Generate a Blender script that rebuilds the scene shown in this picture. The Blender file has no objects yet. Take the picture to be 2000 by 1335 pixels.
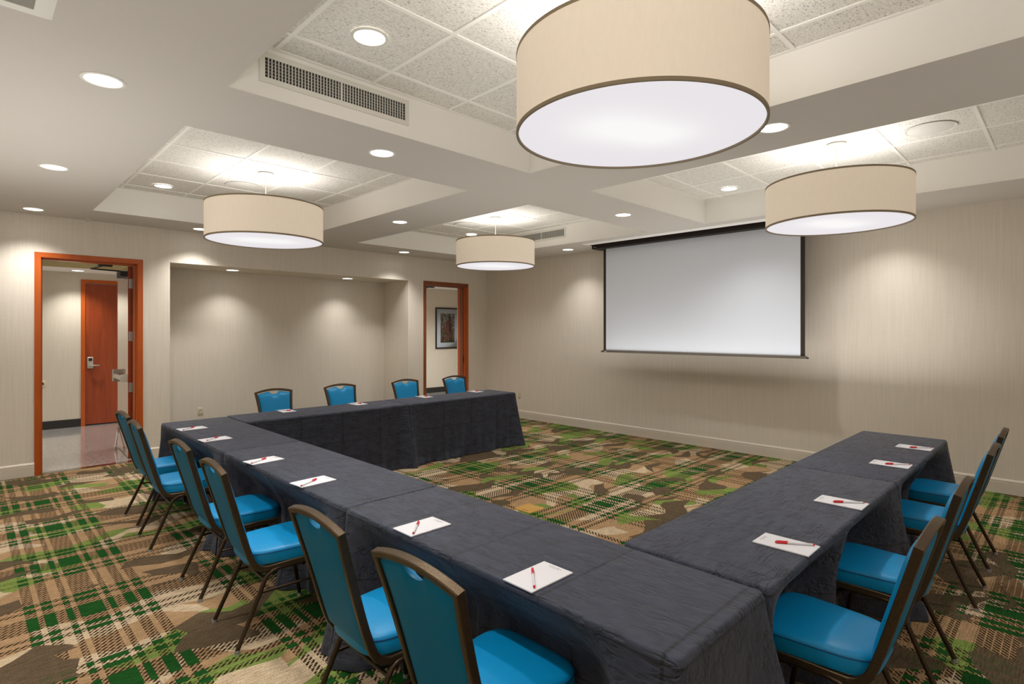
import bpy, bmesh, math, random
from mathutils import Vector, Matrix
random.seed(7)
S = bpy.context.scene
COL = S.collection
PI = math.pi

# ------------------------------------------------------------------ colour
def lin(c):
    c = c / 255.0
    return c / 12.92 if c <= 0.04045 else ((c + 0.055) / 1.055) ** 2.4
def rgb(r, g, b):
    return (lin(r), lin(g), lin(b), 1.0)

# ------------------------------------------------------------------ node helper
class NT:
    def __init__(self, name):
        self.m = bpy.data.materials.new(name)
        self.m.use_nodes = True
        self.t = self.m.node_tree
        self.t.nodes.clear()
        self.out = self.t.nodes.new('ShaderNodeOutputMaterial')
        self.b = None
    def n(self, kind, **kw):
        nd = self.t.nodes.new('ShaderNode' + kind)
        for k, v in kw.items():
            setattr(nd, k, v)
        return nd
    def link(self, a, b):
        self.t.links.new(a, b)
    def put(self, sock, v):
        if isinstance(v, bpy.types.NodeSocket):
            self.link(v, sock)
        else:
            sock.default_value = v
    def math(self, op, a, b=None, c=None, clamp=False):
        nd = self.n('Math', operation=op, use_clamp=clamp)
        self.put(nd.inputs[0], a)
        if b is not None: self.put(nd.inputs[1], b)
        if c is not None: self.put(nd.inputs[2], c)
        return nd.outputs[0]
    def mix(self, f, a, b):
        nd = self.n('Mix', data_type='RGBA')
        self.put(nd.inputs[0], f); self.put(nd.inputs[6], a); self.put(nd.inputs[7], b)
        return nd.outputs[2]
    def noise(self, vec, scale, detail=2.0, rough=0.5, dist=0.0):
        nd = self.n('TexNoise')
        if vec is not None: self.link(vec, nd.inputs['Vector'])
        nd.inputs['Scale'].default_value = scale
        nd.inputs['Detail'].default_value = detail
        nd.inputs['Roughness'].default_value = rough
        nd.inputs['Distortion'].default_value = dist
        return nd.outputs['Fac']
    def mapping(self, vec, scale=(1, 1, 1), rot=(0, 0, 0), loc=(0, 0, 0)):
        nd = self.n('Mapping')
        self.link(vec, nd.inputs[0])
        nd.inputs['Location'].default_value = loc
        nd.inputs['Rotation'].default_value = rot
        nd.inputs['Scale'].default_value = scale
        return nd.outputs[0]
    def ramp(self, fac, stops, interp='LINEAR'):
        nd = self.n('ValToRGB')
        cr = nd.color_ramp; cr.interpolation = interp
        while len(cr.elements) < len(stops): cr.elements.new(0.5)
        for e, (p, c) in zip(cr.elements, stops):
            e.position = p; e.color = c
        self.put(nd.inputs[0], fac)
        return nd.outputs[0]
    def obj(self):
        return self.n('TexCoord').outputs['Object']
    def pos(self):
        return self.n('NewGeometry').outputs['Position']
    def bump(self, h, strength=0.3, dist=0.01):
        nd = self.n('Bump')
        nd.inputs['Strength'].default_value = strength
        nd.inputs['Distance'].default_value = dist
        self.link(h, nd.inputs['Height'])
        return nd.outputs[0]
    def bsdf(self, color, rough=0.5, metal=0.0, normal=None, coat=0.0, coat_rough=0.05, spec=0.5, sheen=0.0, emit=None, estr=0.0):
        b = self.n('BsdfPrincipled')
        self.put(b.inputs['Base Color'], color)
        self.put(b.inputs['Roughness'], rough)
        self.put(b.inputs['Metallic'], metal)
        b.inputs['Specular IOR Level'].default_value = spec
        b.inputs['Coat Weight'].default_value = coat
        b.inputs['Coat Roughness'].default_value = coat_rough
        b.inputs['Sheen Weight'].default_value = sheen
        if emit is not None:
            self.put(b.inputs['Emission Color'], emit)
            self.put(b.inputs['Emission Strength'], estr)
        if normal is not None: self.link(normal, b.inputs['Normal'])
        self.link(b.outputs[0], self.out.inputs[0])
        self.b = b
        return self.m

def plain(name, col, rough=0.5, metal=0.0, var=0.04, scale=30.0, **kw):
    t = NT(name)
    f = t.noise(t.obj(), scale, 3.0)
    a = tuple(min(1, x * (1 - var)) for x in col[:3]) + (1,)
    b = tuple(min(1, x * (1 + var)) for x in col[:3]) + (1,)
    return t.bsdf(t.mix(f, a, b), rough, metal, **kw)

M = {}
# wall covering: fine vertical thread weave
def wall_mat(name, col):
    t = NT(name)
    p = t.pos()
    v = t.noise(t.mapping(p, (14, 14, 0.35)), 6.0, 3.0, 0.6)
    h = t.noise(t.mapping(p, (2, 2, 60)), 4.0, 2.0)
    f = t.math('ADD', t.math('MULTIPLY', v, 0.7), t.math('MULTIPLY', h, 0.3))
    a = tuple(x * 0.95 for x in col[:3]) + (1,); b = tuple(min(1, x * 1.05) for x in col[:3]) + (1,)
    c = t.ramp(f, [(0.35, a), (0.65, b)])
    return t.bsdf(c, 0.75, normal=t.bump(f, 0.08, 0.002), spec=0.25)
M['wall'] = wall_mat('woven_wallcovering', rgb(222, 212, 198))
M['wall_corr'] = wall_mat('corridor_wallcovering', rgb(206, 197, 180))
M['paint'] = plain('ceiling_paint', rgb(206, 200, 192), 0.8, var=0.015, scale=3.0, spec=0.2)
M['coffer'] = plain('coffer_paint', rgb(247, 244, 238), 0.8, var=0.015, scale=3.0, spec=0.2)
M['soffit'] = plain('tan_soffit_paint', rgb(190, 175, 130), 0.8, var=0.02)
M['base'] = plain('painted_baseboard', rgb(216, 205, 190), 0.5, var=0.02)
M['base_dark'] = plain('black_baseboard', rgb(38, 38, 38), 0.45)
M['white_metal'] = plain('white_painted_metal', rgb(226, 223, 214), 0.45, var=0.02)
M['grille_white'] = plain('grille_blade_white', rgb(200, 198, 190), 0.5, var=0.02)
M['duct'] = plain('dark_duct', rgb(44, 43, 40), 0.8)
M['duct_grey'] = plain('grey_perforated', rgb(150, 146, 138), 0.8)
M['slot_dark'] = plain('slot_black', rgb(25, 22, 19), 0.8)

# acoustic tile
def tile_mat():
    t = NT('fissured_acoustic_tile')
    p = t.pos()
    n1 = t.noise(t.mapping(p, (1, 2.2, 1), (0, 0, 0.7)), 62.0, 3.0, 0.6, 0.6)
    n2 = t.noise(p, 110.0, 2.0)
    f = t.math('ADD', t.math('MULTIPLY', n1, 0.75), t.math('MULTIPLY', n2, 0.25))
    c = t.ramp(f, [(0.34, rgb(150, 144, 134)), (0.43, rgb(226, 222, 214)), (0.7, rgb(248, 246, 240))])
    return t.bsdf(c, 0.9, normal=t.bump(f, 0.5, 0.006), spec=0.1)
M['tile'] = tile_mat()

# patterned carpet: plaid over camouflage patches
def carpet_mat():
    t = NT('plaid_carpet')
    p = t.pos()
    sep = t.n('SeparateXYZ'); t.link(p, sep.inputs[0])
    x, y = sep.outputs[0], sep.outputs[1]
    PX, PY = 0.932, 0.940
    def dist(c, o, per):
        u = t.math('DIVIDE', t.math('SUBTRACT', c, o), per)
        return t.math('ABSOLUTE', t.math('SUBTRACT', t.math('FRACT', t.math('ADD', u, 50.5)), 0.5))
    fx = dist(x, 0.545, PX); fy = dist(y, 0.285, PY)
    def band(f, c, w):
        return t.math('LESS_THAN', t.math('ABSOLUTE', t.math('SUBTRACT', f, c)), w)
    def mx(*a):
        r = a[0]
        for b in a[1:]: r = t.math('MAXIMUM', r, b)
        return r
    sx = mx(band(fx, 0, .0625), band(fx, .105, .016), band(fx, .200, .027), band(fx, .282, .027))
    sy = mx(band(fy, 0, .098), band(fy, .200, .024), band(fy, .282, .024))
    both = t.math('MULTIPLY', sx, sy)
    one = t.math('SUBTRACT', t.math('MAXIMUM', sx, sy), both)
    # twill hatch
    d1 = t.math('FRACT', t.math('ADD', t.math('DIVIDE', t.math('SUBTRACT', x, y), 0.030), 400.0))
    d2 = t.math('FRACT', t.math('ADD', t.math('DIVIDE', y, 0.034), 400.0))
    hatch = t.math('MULTIPLY', t.math('LESS_THAN', d1, 0.58), t.math('LESS_THAN', d2, 0.84))
    hatch = t.math('MULTIPLY', hatch, one)
    # patches
    wob = t.noise(p, 9.0, 1.0)
    def tri(c, k, amp):
        return t.math('MULTIPLY', t.math('ABSOLUTE', t.math('SUBTRACT', t.math('FRACT', t.math('ADD', t.math('MULTIPLY', c, k), 50.0)), 0.5)), amp)
    wc = t.n('CombineXYZ')
    t.put(wc.inputs[0], t.math('ADD', x, t.math('ADD', tri(y, 1.5, .30), tri(x, 2.1, .10))))
    t.put(wc.inputs[1], t.math('ADD', y, t.math('ADD', tri(x, 1.8, .22), tri(y, 2.4, .08))))
    pw = wc.outputs[0]
    vm = t.mapping(pw, (1.25, 2.3, 1), (0, 0, 0.62))
    vo = t.n('TexVoronoi', distance='EUCLIDEAN', voronoi_dimensions='2D')
    vo.inputs['Scale'].default_value = 2.05
    t.link(vm, vo.inputs['Vector'])
    cs = t.n('SeparateColor'); t.link(vo.outputs['Color'], cs.inputs[0])
    r1, r2 = cs.outputs[0], cs.outputs[1]
    vo2 = t.n('TexVoronoi', distance='EUCLIDEAN', voronoi_dimensions='2D')
    vo2.inputs['Scale'].default_value = 2.9
    t.link(t.mapping(pw, (1.1, 2.4, 1), (0, 0, -0.55)), vo2.inputs['Vector'])
    cs2 = t.n('SeparateColor'); t.link(vo2.outputs['Color'], cs2.inputs[0])
    TAN, BEI, BRN, LIM = rgb(174, 141, 104), rgb(204, 181, 149), rgb(101, 85, 65), rgb(127, 146, 74)
    base1 = t.ramp(r1, [(0, TAN), (.38, BRN), (.54, LIM), (.77, BEI)], 'CONSTANT')
    base2 = t.ramp(cs2.outputs[0], [(0, TAN), (.42, BEI), (.62, LIM), (.80, BRN)], 'CONSTANT')
    sel = t.math('GREATER_THAN', cs2.outputs[1], 0.60)
    base = t.mix(sel, base1, base2)
    b1 = t.math('MULTIPLY', t.math('GREATER_THAN', r1, .38), t.math('LESS_THAN', r1, .54))
    b2 = t.math('GREATER_THAN', cs2.outputs[0], .80)
    isb = t.math('ADD', t.math('MULTIPLY', b1, t.math('SUBTRACT', 1.0, sel)), t.math('MULTIPLY', b2, sel), clamp=True)
    lim = t.math('MULTIPLY', t.math('MULTIPLY', t.math('GREATER_THAN', r1, .54), t.math('LESS_THAN', r1, .62)), t.math('SUBTRACT', 1.0, sel))
    keep = t.math('SUBTRACT', 1.0, t.math('MAXIMUM', t.math('MULTIPLY', isb, .85), t.math('MULTIPLY', lim, .5)))
    streak = t.noise(t.mapping(p, (6, 60, 1), (0, 0, 0.08)), 2.2, 4.0, 0.7)
    c = t.mix(t.math('MULTIPLY', hatch, keep), base, rgb(64, 48, 32))
    gm = t.math('MULTIPLY', both, t.math('SUBTRACT', 1.0, t.math('MULTIPLY', isb, 0.7)))
    gm = t.math('MULTIPLY', gm, t.math('GREATER_THAN', t.math('ADD', d1, keep), 0.25))
    c = t.mix(gm, c, rgb(32, 80, 32))
    st = t.ramp(streak, [(0.32, (0.55, 0.55, 0.55, 1)), (0.68, (1.30, 1.30, 1.30, 1))])
    pile = t.noise(p, 190.0, 2.0)
    st2 = t.ramp(pile, [(0.3, (0.52, 0.52, 0.52, 1)), (0.7, (1.16, 1.16, 1.16, 1))])
    m1 = t.n('Mix', data_type='RGBA', blend_type='MULTIPLY'); m1.inputs[0].default_value = 1
    t.link(c, m1.inputs[6]); t.link(st, m1.inputs[7])
    m2 = t.n('Mix', data_type='RGBA', blend_type='MULTIPLY'); m2.inputs[0].default_value = 1
    t.link(m1.outputs[2], m2.inputs[6]); t.link(st2, m2.inputs[7])
    return t.bsdf(m2.outputs[2], 0.95, normal=t.bump(pile, 0.5, 0.006), spec=0.05)
M['carpet'] = carpet_mat()

def granite_mat(name, a, b, rough):
    t = NT(name)
    p = t.pos()
    f = t.noise(t.mapping(p, (22, 90, 1)), 1.0, 4.0, 0.75)
    br = t.n('TexBrick'); br.offset = 0.5
    t.link(p, br.inputs['Vector'])
    br.inputs['Scale'].default_value = 1.0
    br.inputs['Brick Width'].default_value = 0.9; br.inputs['Row Height'].default_value = 0.45
    br.inputs['Mortar Size'].default_value = 0.004
    c = t.ramp(f, [(0.35, a), (0.65, b)])
    c = t.mix(br.outputs['Fac'], c, rgb(170, 165, 158))
    return t.bsdf(c, rough, coat=0.6, coat_rough=0.05, spec=0.5)
M['granite'] = granite_mat('polished_granite_tile', rgb(112, 108, 104), rgb(196, 192, 186), 0.16)
M['granite_dark'] = plain('dark_polished_threshold', rgb(52, 34, 26), 0.12, coat=0.8)

def wood_mat(name, a, b, rough=0.35, coat=0.25, cr=0.12):
    t = NT(name)
    o = t.obj()
    f = t.noise(t.mapping(o, (9, 9, 0.7)), 2.2, 4.0, 0.6, 0.6)
    g = t.noise(t.mapping(o, (60, 60, 2)), 2.0, 2.0)
    c = t.ramp(t.math('ADD', t.math('MULTIPLY', f, .75), t.math('MULTIPLY', g, .25)), [(0.3, a), (0.7, b)])
    return t.bsdf(c, rough, coat=coat, coat_rough=cr, spec=0.4)
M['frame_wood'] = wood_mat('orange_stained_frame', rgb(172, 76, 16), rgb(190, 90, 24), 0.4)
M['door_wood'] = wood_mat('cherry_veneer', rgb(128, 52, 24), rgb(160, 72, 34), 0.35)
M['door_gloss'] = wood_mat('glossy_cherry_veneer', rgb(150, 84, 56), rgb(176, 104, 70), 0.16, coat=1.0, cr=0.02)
M['frame_wood_shaded'] = wood_mat('shaded_brown_frame', rgb(120, 62, 32), rgb(140, 76, 42), 0.4)  # frame wood with shade put into a browner colour

def cloth_mat():
    t = NT('crinkled_charcoal_cloth')
    o = t.obj()
    sep = t.n('SeparateXYZ'); t.link(o, sep.inputs[0])
    w = t.noise(o, 7.0, 2.0)
    wv = t.n('VectorMath', operation='ADD')
    cx = t.n('CombineXYZ'); t.put(cx.inputs[0], t.math('MULTIPLY', w, 0.15)); t.put(cx.inputs[1], t.math('MULTIPLY', w, 0.06)); t.put(cx.inputs[2], t.math('MULTIPLY', w, 0.05))
    t.link(o, wv.inputs[0]); t.link(cx.outputs[0], wv.inputs[1])
    n1 = t.noise(t.mapping(wv.outputs[0], (7.5, 46, 30), (0, 0, 0.10)), 1.0, 2.0, 0.55)
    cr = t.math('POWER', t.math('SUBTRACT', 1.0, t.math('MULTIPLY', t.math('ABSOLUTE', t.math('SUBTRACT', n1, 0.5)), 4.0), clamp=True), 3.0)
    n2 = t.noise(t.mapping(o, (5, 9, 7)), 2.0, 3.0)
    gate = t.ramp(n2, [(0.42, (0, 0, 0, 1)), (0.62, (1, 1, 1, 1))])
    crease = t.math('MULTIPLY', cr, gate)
    soft = t.noise(t.mapping(wv.outputs[0], (9, 30, 22)), 1.0, 2.0)
    def fold(axis, per, off):
        d = t.math('ABSOLUTE', t.math('SUBTRACT', t.math('FRACT', t.math('ADD', t.math('DIVIDE', sep.outputs[axis], per), 20 + off)), 0.5))
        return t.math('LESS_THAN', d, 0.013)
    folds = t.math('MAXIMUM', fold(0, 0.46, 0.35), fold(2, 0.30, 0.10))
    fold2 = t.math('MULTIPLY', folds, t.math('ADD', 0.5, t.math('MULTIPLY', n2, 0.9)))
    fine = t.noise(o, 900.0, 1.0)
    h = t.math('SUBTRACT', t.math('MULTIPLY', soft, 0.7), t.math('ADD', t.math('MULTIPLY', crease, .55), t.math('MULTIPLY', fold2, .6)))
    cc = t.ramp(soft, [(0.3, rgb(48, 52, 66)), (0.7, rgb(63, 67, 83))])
    cc1 = t.mix(t.math('MULTIPLY', crease, 0.55), cc, rgb(32, 34, 40))  # shade in the creases darkened into the cloth colour
    cc1 = t.mix(t.math('MULTIPLY', fold2, 0.75, clamp=True), cc1, rgb(22, 24, 29))  # fold lines carry painted shade as well
    cc2 = t.mix(t.math('MULTIPLY', fine, 0.25), cc1, rgb(40, 42, 48))
    return t.bsdf(cc2, 0.62, normal=t.bump(h, 0.8, 0.012), spec=0.3, sheen=0.1)
M['cloth'] = cloth_mat()

def vinyl_mat():
    t = NT('blue_vinyl')
    o = t.obj()
    f = t.noise(o, 260.0, 2.0)
    g = t.noise(o, 5.0, 2.0)
    c = t.mix(g, rgb(0, 130, 186), rgb(0, 144, 200))
    return t.bsdf(c, 0.42, normal=t.bump(f, 0.06, 0.002), spec=0.4)
M['vinyl'] = vinyl_mat()
M['vinyl_back_shaded'] = plain('shade_toned_back_vinyl', rgb(0, 116, 162), 0.5, var=.03, spec=.12)  # deeper blue puts the shade of the chair backs into the colour
M['piping'] = plain('blue_piping', rgb(0, 78, 132), 0.5)
def bronze_mat():
    t = NT('hammered_bronze_metal')
    o = t.obj()
    f = t.noise(o, 240.0, 2.0)
    c = t.mix(f, rgb(58, 46, 34), rgb(112, 94, 72))
    return t.bsdf(c, 0.38, 0.75, normal=t.bump(f, 0.45, 0.002))
M['bronze'] = bronze_mat()
def legmetal():
    t = NT('dark_bronze_tube')
    f = t.noise(t.obj(), 200.0, 2.0)
    return t.bsdf(t.mix(f, rgb(50, 39, 29), rgb(84, 68, 50)), 0.36, 0.7)
M['leg'] = legmetal()
M['glide'] = plain('grey_nylon_glide', rgb(140, 136, 130), 0.5)
M['paper'] = plain('white_paper', rgb(220, 218, 221), 0.7, var=0.01)
M['ink'] = plain('grey_print', rgb(176, 172, 172), 0.7)
M['red'] = plain('red_plastic', rgb(205, 22, 36), 0.3)
M['barrel'] = plain('white_plastic_barrel', rgb(222, 216, 218), 0.25)
M['screen'] = plain('matte_screen_fabric', rgb(214, 219, 228), 0.85, var=0.008, scale=4, spec=0.1)
M['screen_black'] = plain('black_screen_border', rgb(52, 45, 38), 0.7, spec=0.2)
M['case_black'] = plain('black_screen_case', rgb(40, 33, 29), 0.6, spec=0.2)
M['bar_grey'] = plain('dark_grey_bar', rgb(92, 84, 74), 0.5, 0.3)
M['silver'] = plain('brushed_silver', rgb(188, 186, 180), 0.35, 0.6)
M['lock_plate'] = plain('satin_nickel', rgb(190, 184, 172), 0.4, 0.4)
M['black'] = plain('black_plastic', rgb(28, 26, 25), 0.5)
M['bar_cream'] = plain('cream_push_bar', rgb(206, 200, 186), 0.4, 0.2)
M['ivory'] = plain('ivory_plastic', rgb(214, 204, 176), 0.45)
M['brass'] = plain('brushed_brass', rgb(206, 160, 82), 0.45, 0.35)
M['brass_dark'] = plain('brass_groove', rgb(120, 80, 30), 0.6)
M['pic_frame'] = plain('black_picture_frame', rgb(36, 30, 28), 0.4)
M['mat'] = plain('white_mat_board', rgb(206, 212, 220), 0.8, var=0.01)
M['canopy'] = plain('canopy_white', rgb(205, 202, 196), 0.5)
M['speaker'] = plain('speaker_grille_white', rgb(222, 219, 212), 0.7)

def shade_mat():
    t = NT('cream_linen_shade')
    o = t.obj()
    f = t.noise(t.mapping(o, (1, 1, 0.3)), 60.0, 3.0)
    c = t.mix(f, rgb(214, 202, 184), rgb(221, 210, 194))
    return t.bsdf(c, 0.8, spec=0.15, emit=rgb(232, 212, 188), estr=0.27)
M['shade'] = shade_mat()
M['shade_rim'] = plain('taupe_shade_binding', rgb(138, 122, 98), 0.7)
def diff_mat():
    t = NT('acrylic_diffuser')
    o = t.obj()
    def blob(dx, dy, r):
        v = t.n('VectorMath', operation='DISTANCE')
        t.link(o, v.inputs[0]); v.inputs[1].default_value = (dx, dy, 0)
        d = t.math('DIVIDE', v.outputs['Value'], r)
        return t.math('POWER', 2.718, t.math('MULTIPLY', t.math('MULTIPLY', d, d), -1.0))
    g = t.math('ADD', blob(-.13, .05, .2), blob(.12, -.05, .18), clamp=True)
    c = t.mix(g, rgb(228, 224, 228), rgb(246, 244, 244))
    e = t.n('Emission'); t.link(c, e.inputs[0]); e.inputs[1].default_value = 0.86
    d = t.n('BsdfDiffuse'); d.inputs[0].default_value = (0.1, 0.1, 0.1, 1)
    a = t.n('AddShader'); t.link(e.outputs[0], a.inputs[0]); t.link(d.outputs[0], a.inputs[1])
    t.link(a.outputs[0], t.out.inputs[0])
    return t.m
M['diffuser'] = diff_mat()
def emis(name, c, s):
    t = NT(name)
    e = t.n('Emission'); e.inputs[0].default_value = c; e.inputs[1].default_value = s
    t.link(e.outputs[0], t.out.inputs[0]); return t.m
M['lens'] = emis('lit_lens', (1, .985, .96, 1), 5.0)

def print_mat():
    t = NT('photo_print_foliage')
    o = t.obj()
    n1 = t.noise(o, 16.0, 4.0, 0.65, 0.5)
    sep = t.n('SeparateXYZ'); t.link(o, sep.inputs[0])
    hh = t.math('ADD', t.math('MULTIPLY', sep.outputs[2], 0.28), n1)
    c = t.ramp(hh, [(0.30, rgb(60, 50, 44)), (0.42, rgb(92, 80, 56)), (0.50, rgb(150, 120, 88)), (0.55, rgb(62, 62, 46)), (0.66, rgb(198, 198, 190)), (0.72, rgb(66, 68, 52))])
    return t.bsdf(c, 0.4)
M['print'] = print_mat()
M['print_red'] = plain('photo_print_mauve', rgb(132, 76, 82), 0.4, var=0.35, scale=9)
M['print_dark'] = plain('photo_print_dark', rgb(56, 52, 48), 0.4, var=0.3, scale=9)

# ------------------------------------------------------------------ mesh helper
class MB:
    def __init__(self):
        self.v = []; self.f = []; self.mi = []; self.cur = 0
    def add(self, vs, fs):
        o = len(self.v)
        self.v += [tuple(p) for p in vs]
        self.f += [tuple(i + o for i in f) for f in fs]
        self.mi += [self.cur] * len(fs)
        return self
    def box(self, x0, x1, y0, y1, z0, z1):
        vs = [(x0, y0, z0), (x1, y0, z0), (x1, y1, z0), (x0, y1, z0), (x0, y0, z1), (x1, y0, z1), (x1, y1, z1), (x0, y1, z1)]
        return self.add(vs, [(3, 2, 1, 0), (4, 5, 6, 7), (0, 1, 5, 4), (1, 2, 6, 5), (2, 3, 7, 6), (3, 0, 4, 7)])
    def rbox(self, x0, x1, y0, y1, z0, z1, r=0.003, seg=2):
        bm = bmesh.new()
        bmesh.ops.create_cube(bm, size=1.0)
        for v in bm.verts:
            v.co = Vector(((x0 + x1) / 2 + v.co.x * (x1 - x0), (y0 + y1) / 2 + v.co.y * (y1 - y0), (z0 + z1) / 2 + v.co.z * (z1 - z0)))
        bmesh.ops.bevel(bm, geom=list(bm.edges), offset=r, segments=seg, profile=0.5, affect='EDGES')
        bm.verts.index_update()
        vs = [v.co[:] for v in bm.verts]; fs = [[q.index for q in f.verts] for f in bm.faces]
        bm.free()
        return self.add(vs, fs)
    def quad(self, a, b, c, d):
        return self.add([a, b, c, d], [(0, 1, 2, 3)])
    def rings(self, rings, closed=True, cap0=False, cap1=False):
        n = len(rings[0]); vs = [p for r in rings for p in r]; fs = []
        for i in range(len(rings) - 1):
            for j in range(n if closed else n - 1):
                k = (j + 1) % n
                fs.append((i * n + j, i * n + k, (i + 1) * n + k, (i + 1) * n + j))
        if cap0: fs.append(tuple(reversed(range(n))))
        if cap1: fs.append(tuple((len(rings) - 1) * n + j for j in range(n)))
        return self.add(vs, fs)
    def lathe(self, prof, n=48, c=(0, 0, 0), cap0=False, cap1=False):
        rs = [[(c[0] + r * math.cos(2 * PI * j / n), c[1] + r * math.sin(2 * PI * j / n), c[2] + z) for j in range(n)] for r, z in prof]
        return self.rings(rs, True, cap0, cap1)
    def tube(self, pts, r, n=10, caps=True):
        pts = [Vector(p) for p in pts]; rs = []
        ref = None
        for i, p in enumerate(pts):
            a = pts[max(0, i - 1)]; b = pts[min(len(pts) - 1, i + 1)]
            T = (b - a).normalized()
            if ref is None:
                ref = Vector((0, 1, 0)) if abs(T.y) < 0.8 else Vector((1, 0, 0))
            U = (ref - T * ref.dot(T)).normalized(); ref = U
            W = T.cross(U)
            rad = r[i] if isinstance(r, (list, tuple)) else r
            rs.append([p + (U * math.cos(2 * PI * j / n) + W * math.sin(2 * PI * j / n)) * rad for j in range(n)])
        return self.rings(rs, True, caps, caps)
    def sweep(self, pts, Ds, wd, ww, closed=False):
        """rectangular section, half sizes wd along D and ww along TxD; mitred"""
        pts = [Vector(p) for p in pts]; rs = []; N = len(pts)
        for i, p in enumerate(pts):
            t0 = (p - pts[i - 1]).normalized() if i > 0 else None
            t1 = (pts[i + 1] - p).normalized() if i < N - 1 else None
            if t0 is None: t0 = t1
            if t1 is None: t1 = t0
            T = (t0 + t1).normalized()
            D = Vector(Ds[i]); D = (D - T * D.dot(T)).normalized()
            W = T.cross(D).normalized()
            ca = max(0.35, T.dot(t1))
            m = 1 / ca if abs(W.dot(t1 - t0)) > 1e-6 else 1.0
            c = 0.25
            sec = []
            for sx, sy in ((1, 1 - c), (1 - c, 1), (-1 + c, 1), (-1, 1 - c), (-1, -1 + c), (-1 + c, -1), (1 - c, -1), (1, -1 + c)):
                sec.append(p + D * (sx * wd) + W * (sy * ww * m))
            rs.append(sec)
        return self.rings(rs, True, True, True)
    def build(self, name, mat, parent=None, smooth=None, loc=None):
        me = bpy.data.meshes.new(name)
        me.from_pydata(self.v, [], self.f)
        for m in (mat if isinstance(mat, list) else [mat]): me.materials.append(m)
        if isinstance(mat, list): me.polygons.foreach_set('material_index', self.mi)
        bm = bmesh.new(); bm.from_mesh(me)
        bmesh.ops.recalc_face_normals(bm, faces=bm.faces)
        bm.to_mesh(me); bm.free()
        if smooth:
            me.polygons.foreach_set('use_smooth', [True] * len(me.polygons))
            me.set_sharp_from_angle(angle=math.radians(smooth))
        me.update()
        o = bpy.data.objects.new(name, me)
        COL.objects.link(o)
        if parent is not None: o.parent = parent
        if loc is not None: o.location = loc
        return o

def thing(name, label, cat, loc=(0, 0, 0), rz=0.0, group=None):
    o = bpy.data.objects.new(name, None); COL.objects.link(o)
    o.empty_display_size = 0.1
    o.location = loc; o.rotation_euler = (0, 0, rz)
    o['label'] = label; o['category'] = cat
    if group: o['group'] = group
    return o
def tag(o, label, cat, group=None):
    o['label'] = label; o['category'] = cat
    if group: o['group'] = group
    return o
def struct(o, label=None):
    o['kind'] = 'structure'
    if label: o['label'] = label
    return o
def copy_tree(o, parent=None):
    c = o.copy(); COL.objects.link(c)
    if parent is not None: c.parent = parent
    for ch in [k for k in o.children]:
        copy_tree(ch, c)
    return c

# ------------------------------------------------------------------ room numbers
YL, XR, ZC, ZT = 8.198, 7.397, 2.921, 3.205
XL, YF = -1.7, -2.6
YB = 8.46            # corridor face of the back wall
NX0, NX1, NY, NZ = 1.913, 5.555, 8.99, 2.50
D1 = (0.583, 1.616, 0.640, 1.560, 2.505, 2.450)
D2 = (5.877, 6.915, 5.932, 6.860, 2.515, 2.455)
YC = 11.87           # corridor far wall

# floor
struct(MB().box(XL, XR + .1, YF, YL + .005, -.1, 0).build('floor', M['carpet']))
fl = MB(); fl.box(NX0, NX1, YL + .005, NY + .02, -.1, 0)
struct(fl.build('floor', M['carpet']))
struct(MB().box(-3, 11.5, YL + .11, YC + .1, -.1, 0).build('floor', M['granite']))
tr = MB(); tr.box(D1[2], D1[3], YL + .005, YL + .11, -.1, .001); tr.box(D2[2], D2[3], YL + .005, YL + .11, -.1, .001)
struct(tr.build('trim_1', M['granite_dark']))

# back wall with two doorways and the niche
w = MB()
def wallbox(x0, x1, z0, z1): w.box(x0, x1, YL, YB, z0, z1)
wallbox(XL - .2, D1[2], 0, ZC + .4)
wallbox(D1[3], NX0, 0, ZC + .4)
wallbox(NX1, D2[2], 0, ZC + .4)
wallbox(D2[3], XR + .2, 0, ZC + .4)
wallbox(D1[2], D1[3], D1[5], ZC + .4)
wallbox(D2[2], D2[3], D2[5], ZC + .4)
wallbox(NX0, NX1, NZ, ZC + .4)
w.box(NX0 - .12, NX0, YB, NY + .12, 0, NZ + .12)
w.box(NX1, NX1 + .12, YB, NY + .12, 0, NZ + .12)
w.box(NX0, NX1, NY, NY + .12, 0, NZ + .12)
w.box(NX0, NX1, YB, NY, NZ, NZ + .12)
struct(w.build('wall_back', M['wall']), 'back wall with two doorways and a wide shallow niche')
struct(MB().box(XR, XR + .15, YF - .2, YL, 0, ZC + .4).build('wall_right', M['wall']), 'beige wall behind the projection screen')
struct(MB().box(XL - .15, XL, YF - .2, YL, 0, ZC + .4).build('wall_left', M['wall']))
struct(MB().box(XL - .15, XR + .15, YF - .2, YF, 0, ZC + .4).build('wall_front', M['wall']))
# lower ceiling as a grid with holes
AX0, AX1, CX0, CX1 = 1.012, 3.343, 4.165, 6.443
AY0, AY1, BY0, BY1 = -0.34, 3.175, 3.972, 7.465
holes = [(AX0, AX1, AY0, AY1), (CX0, CX1, AY0, AY1), (AX0, AX1, BY0, BY1), (CX0, CX1, BY0, BY1)]
SL = (6.785, 7.14, 2.05, 5.21)    # screen slot
xs = sorted({XL, XR, AX0, AX1, CX0, CX1, SL[0], SL[1]}); ys = sorted({YF, YL, AY0, AY1, BY0, BY1, SL[2], SL[3]})
ce = MB()
for i in range(len(xs) - 1):
    for j in range(len(ys) - 1):
        mx_, my_ = (xs[i] + xs[i + 1]) / 2, (ys[j] + ys[j + 1]) / 2
        if any(h[0] < mx_ < h[1] and h[2] < my_ < h[3] for h in holes + [SL]): continue
        ce.quad((xs[i], ys[j], ZC), (xs[i], ys[j + 1], ZC), (xs[i + 1], ys[j + 1], ZC), (xs[i + 1], ys[j], ZC))
struct(ce.build('ceiling', M['paint']), 'smooth painted lower ceiling')
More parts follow.
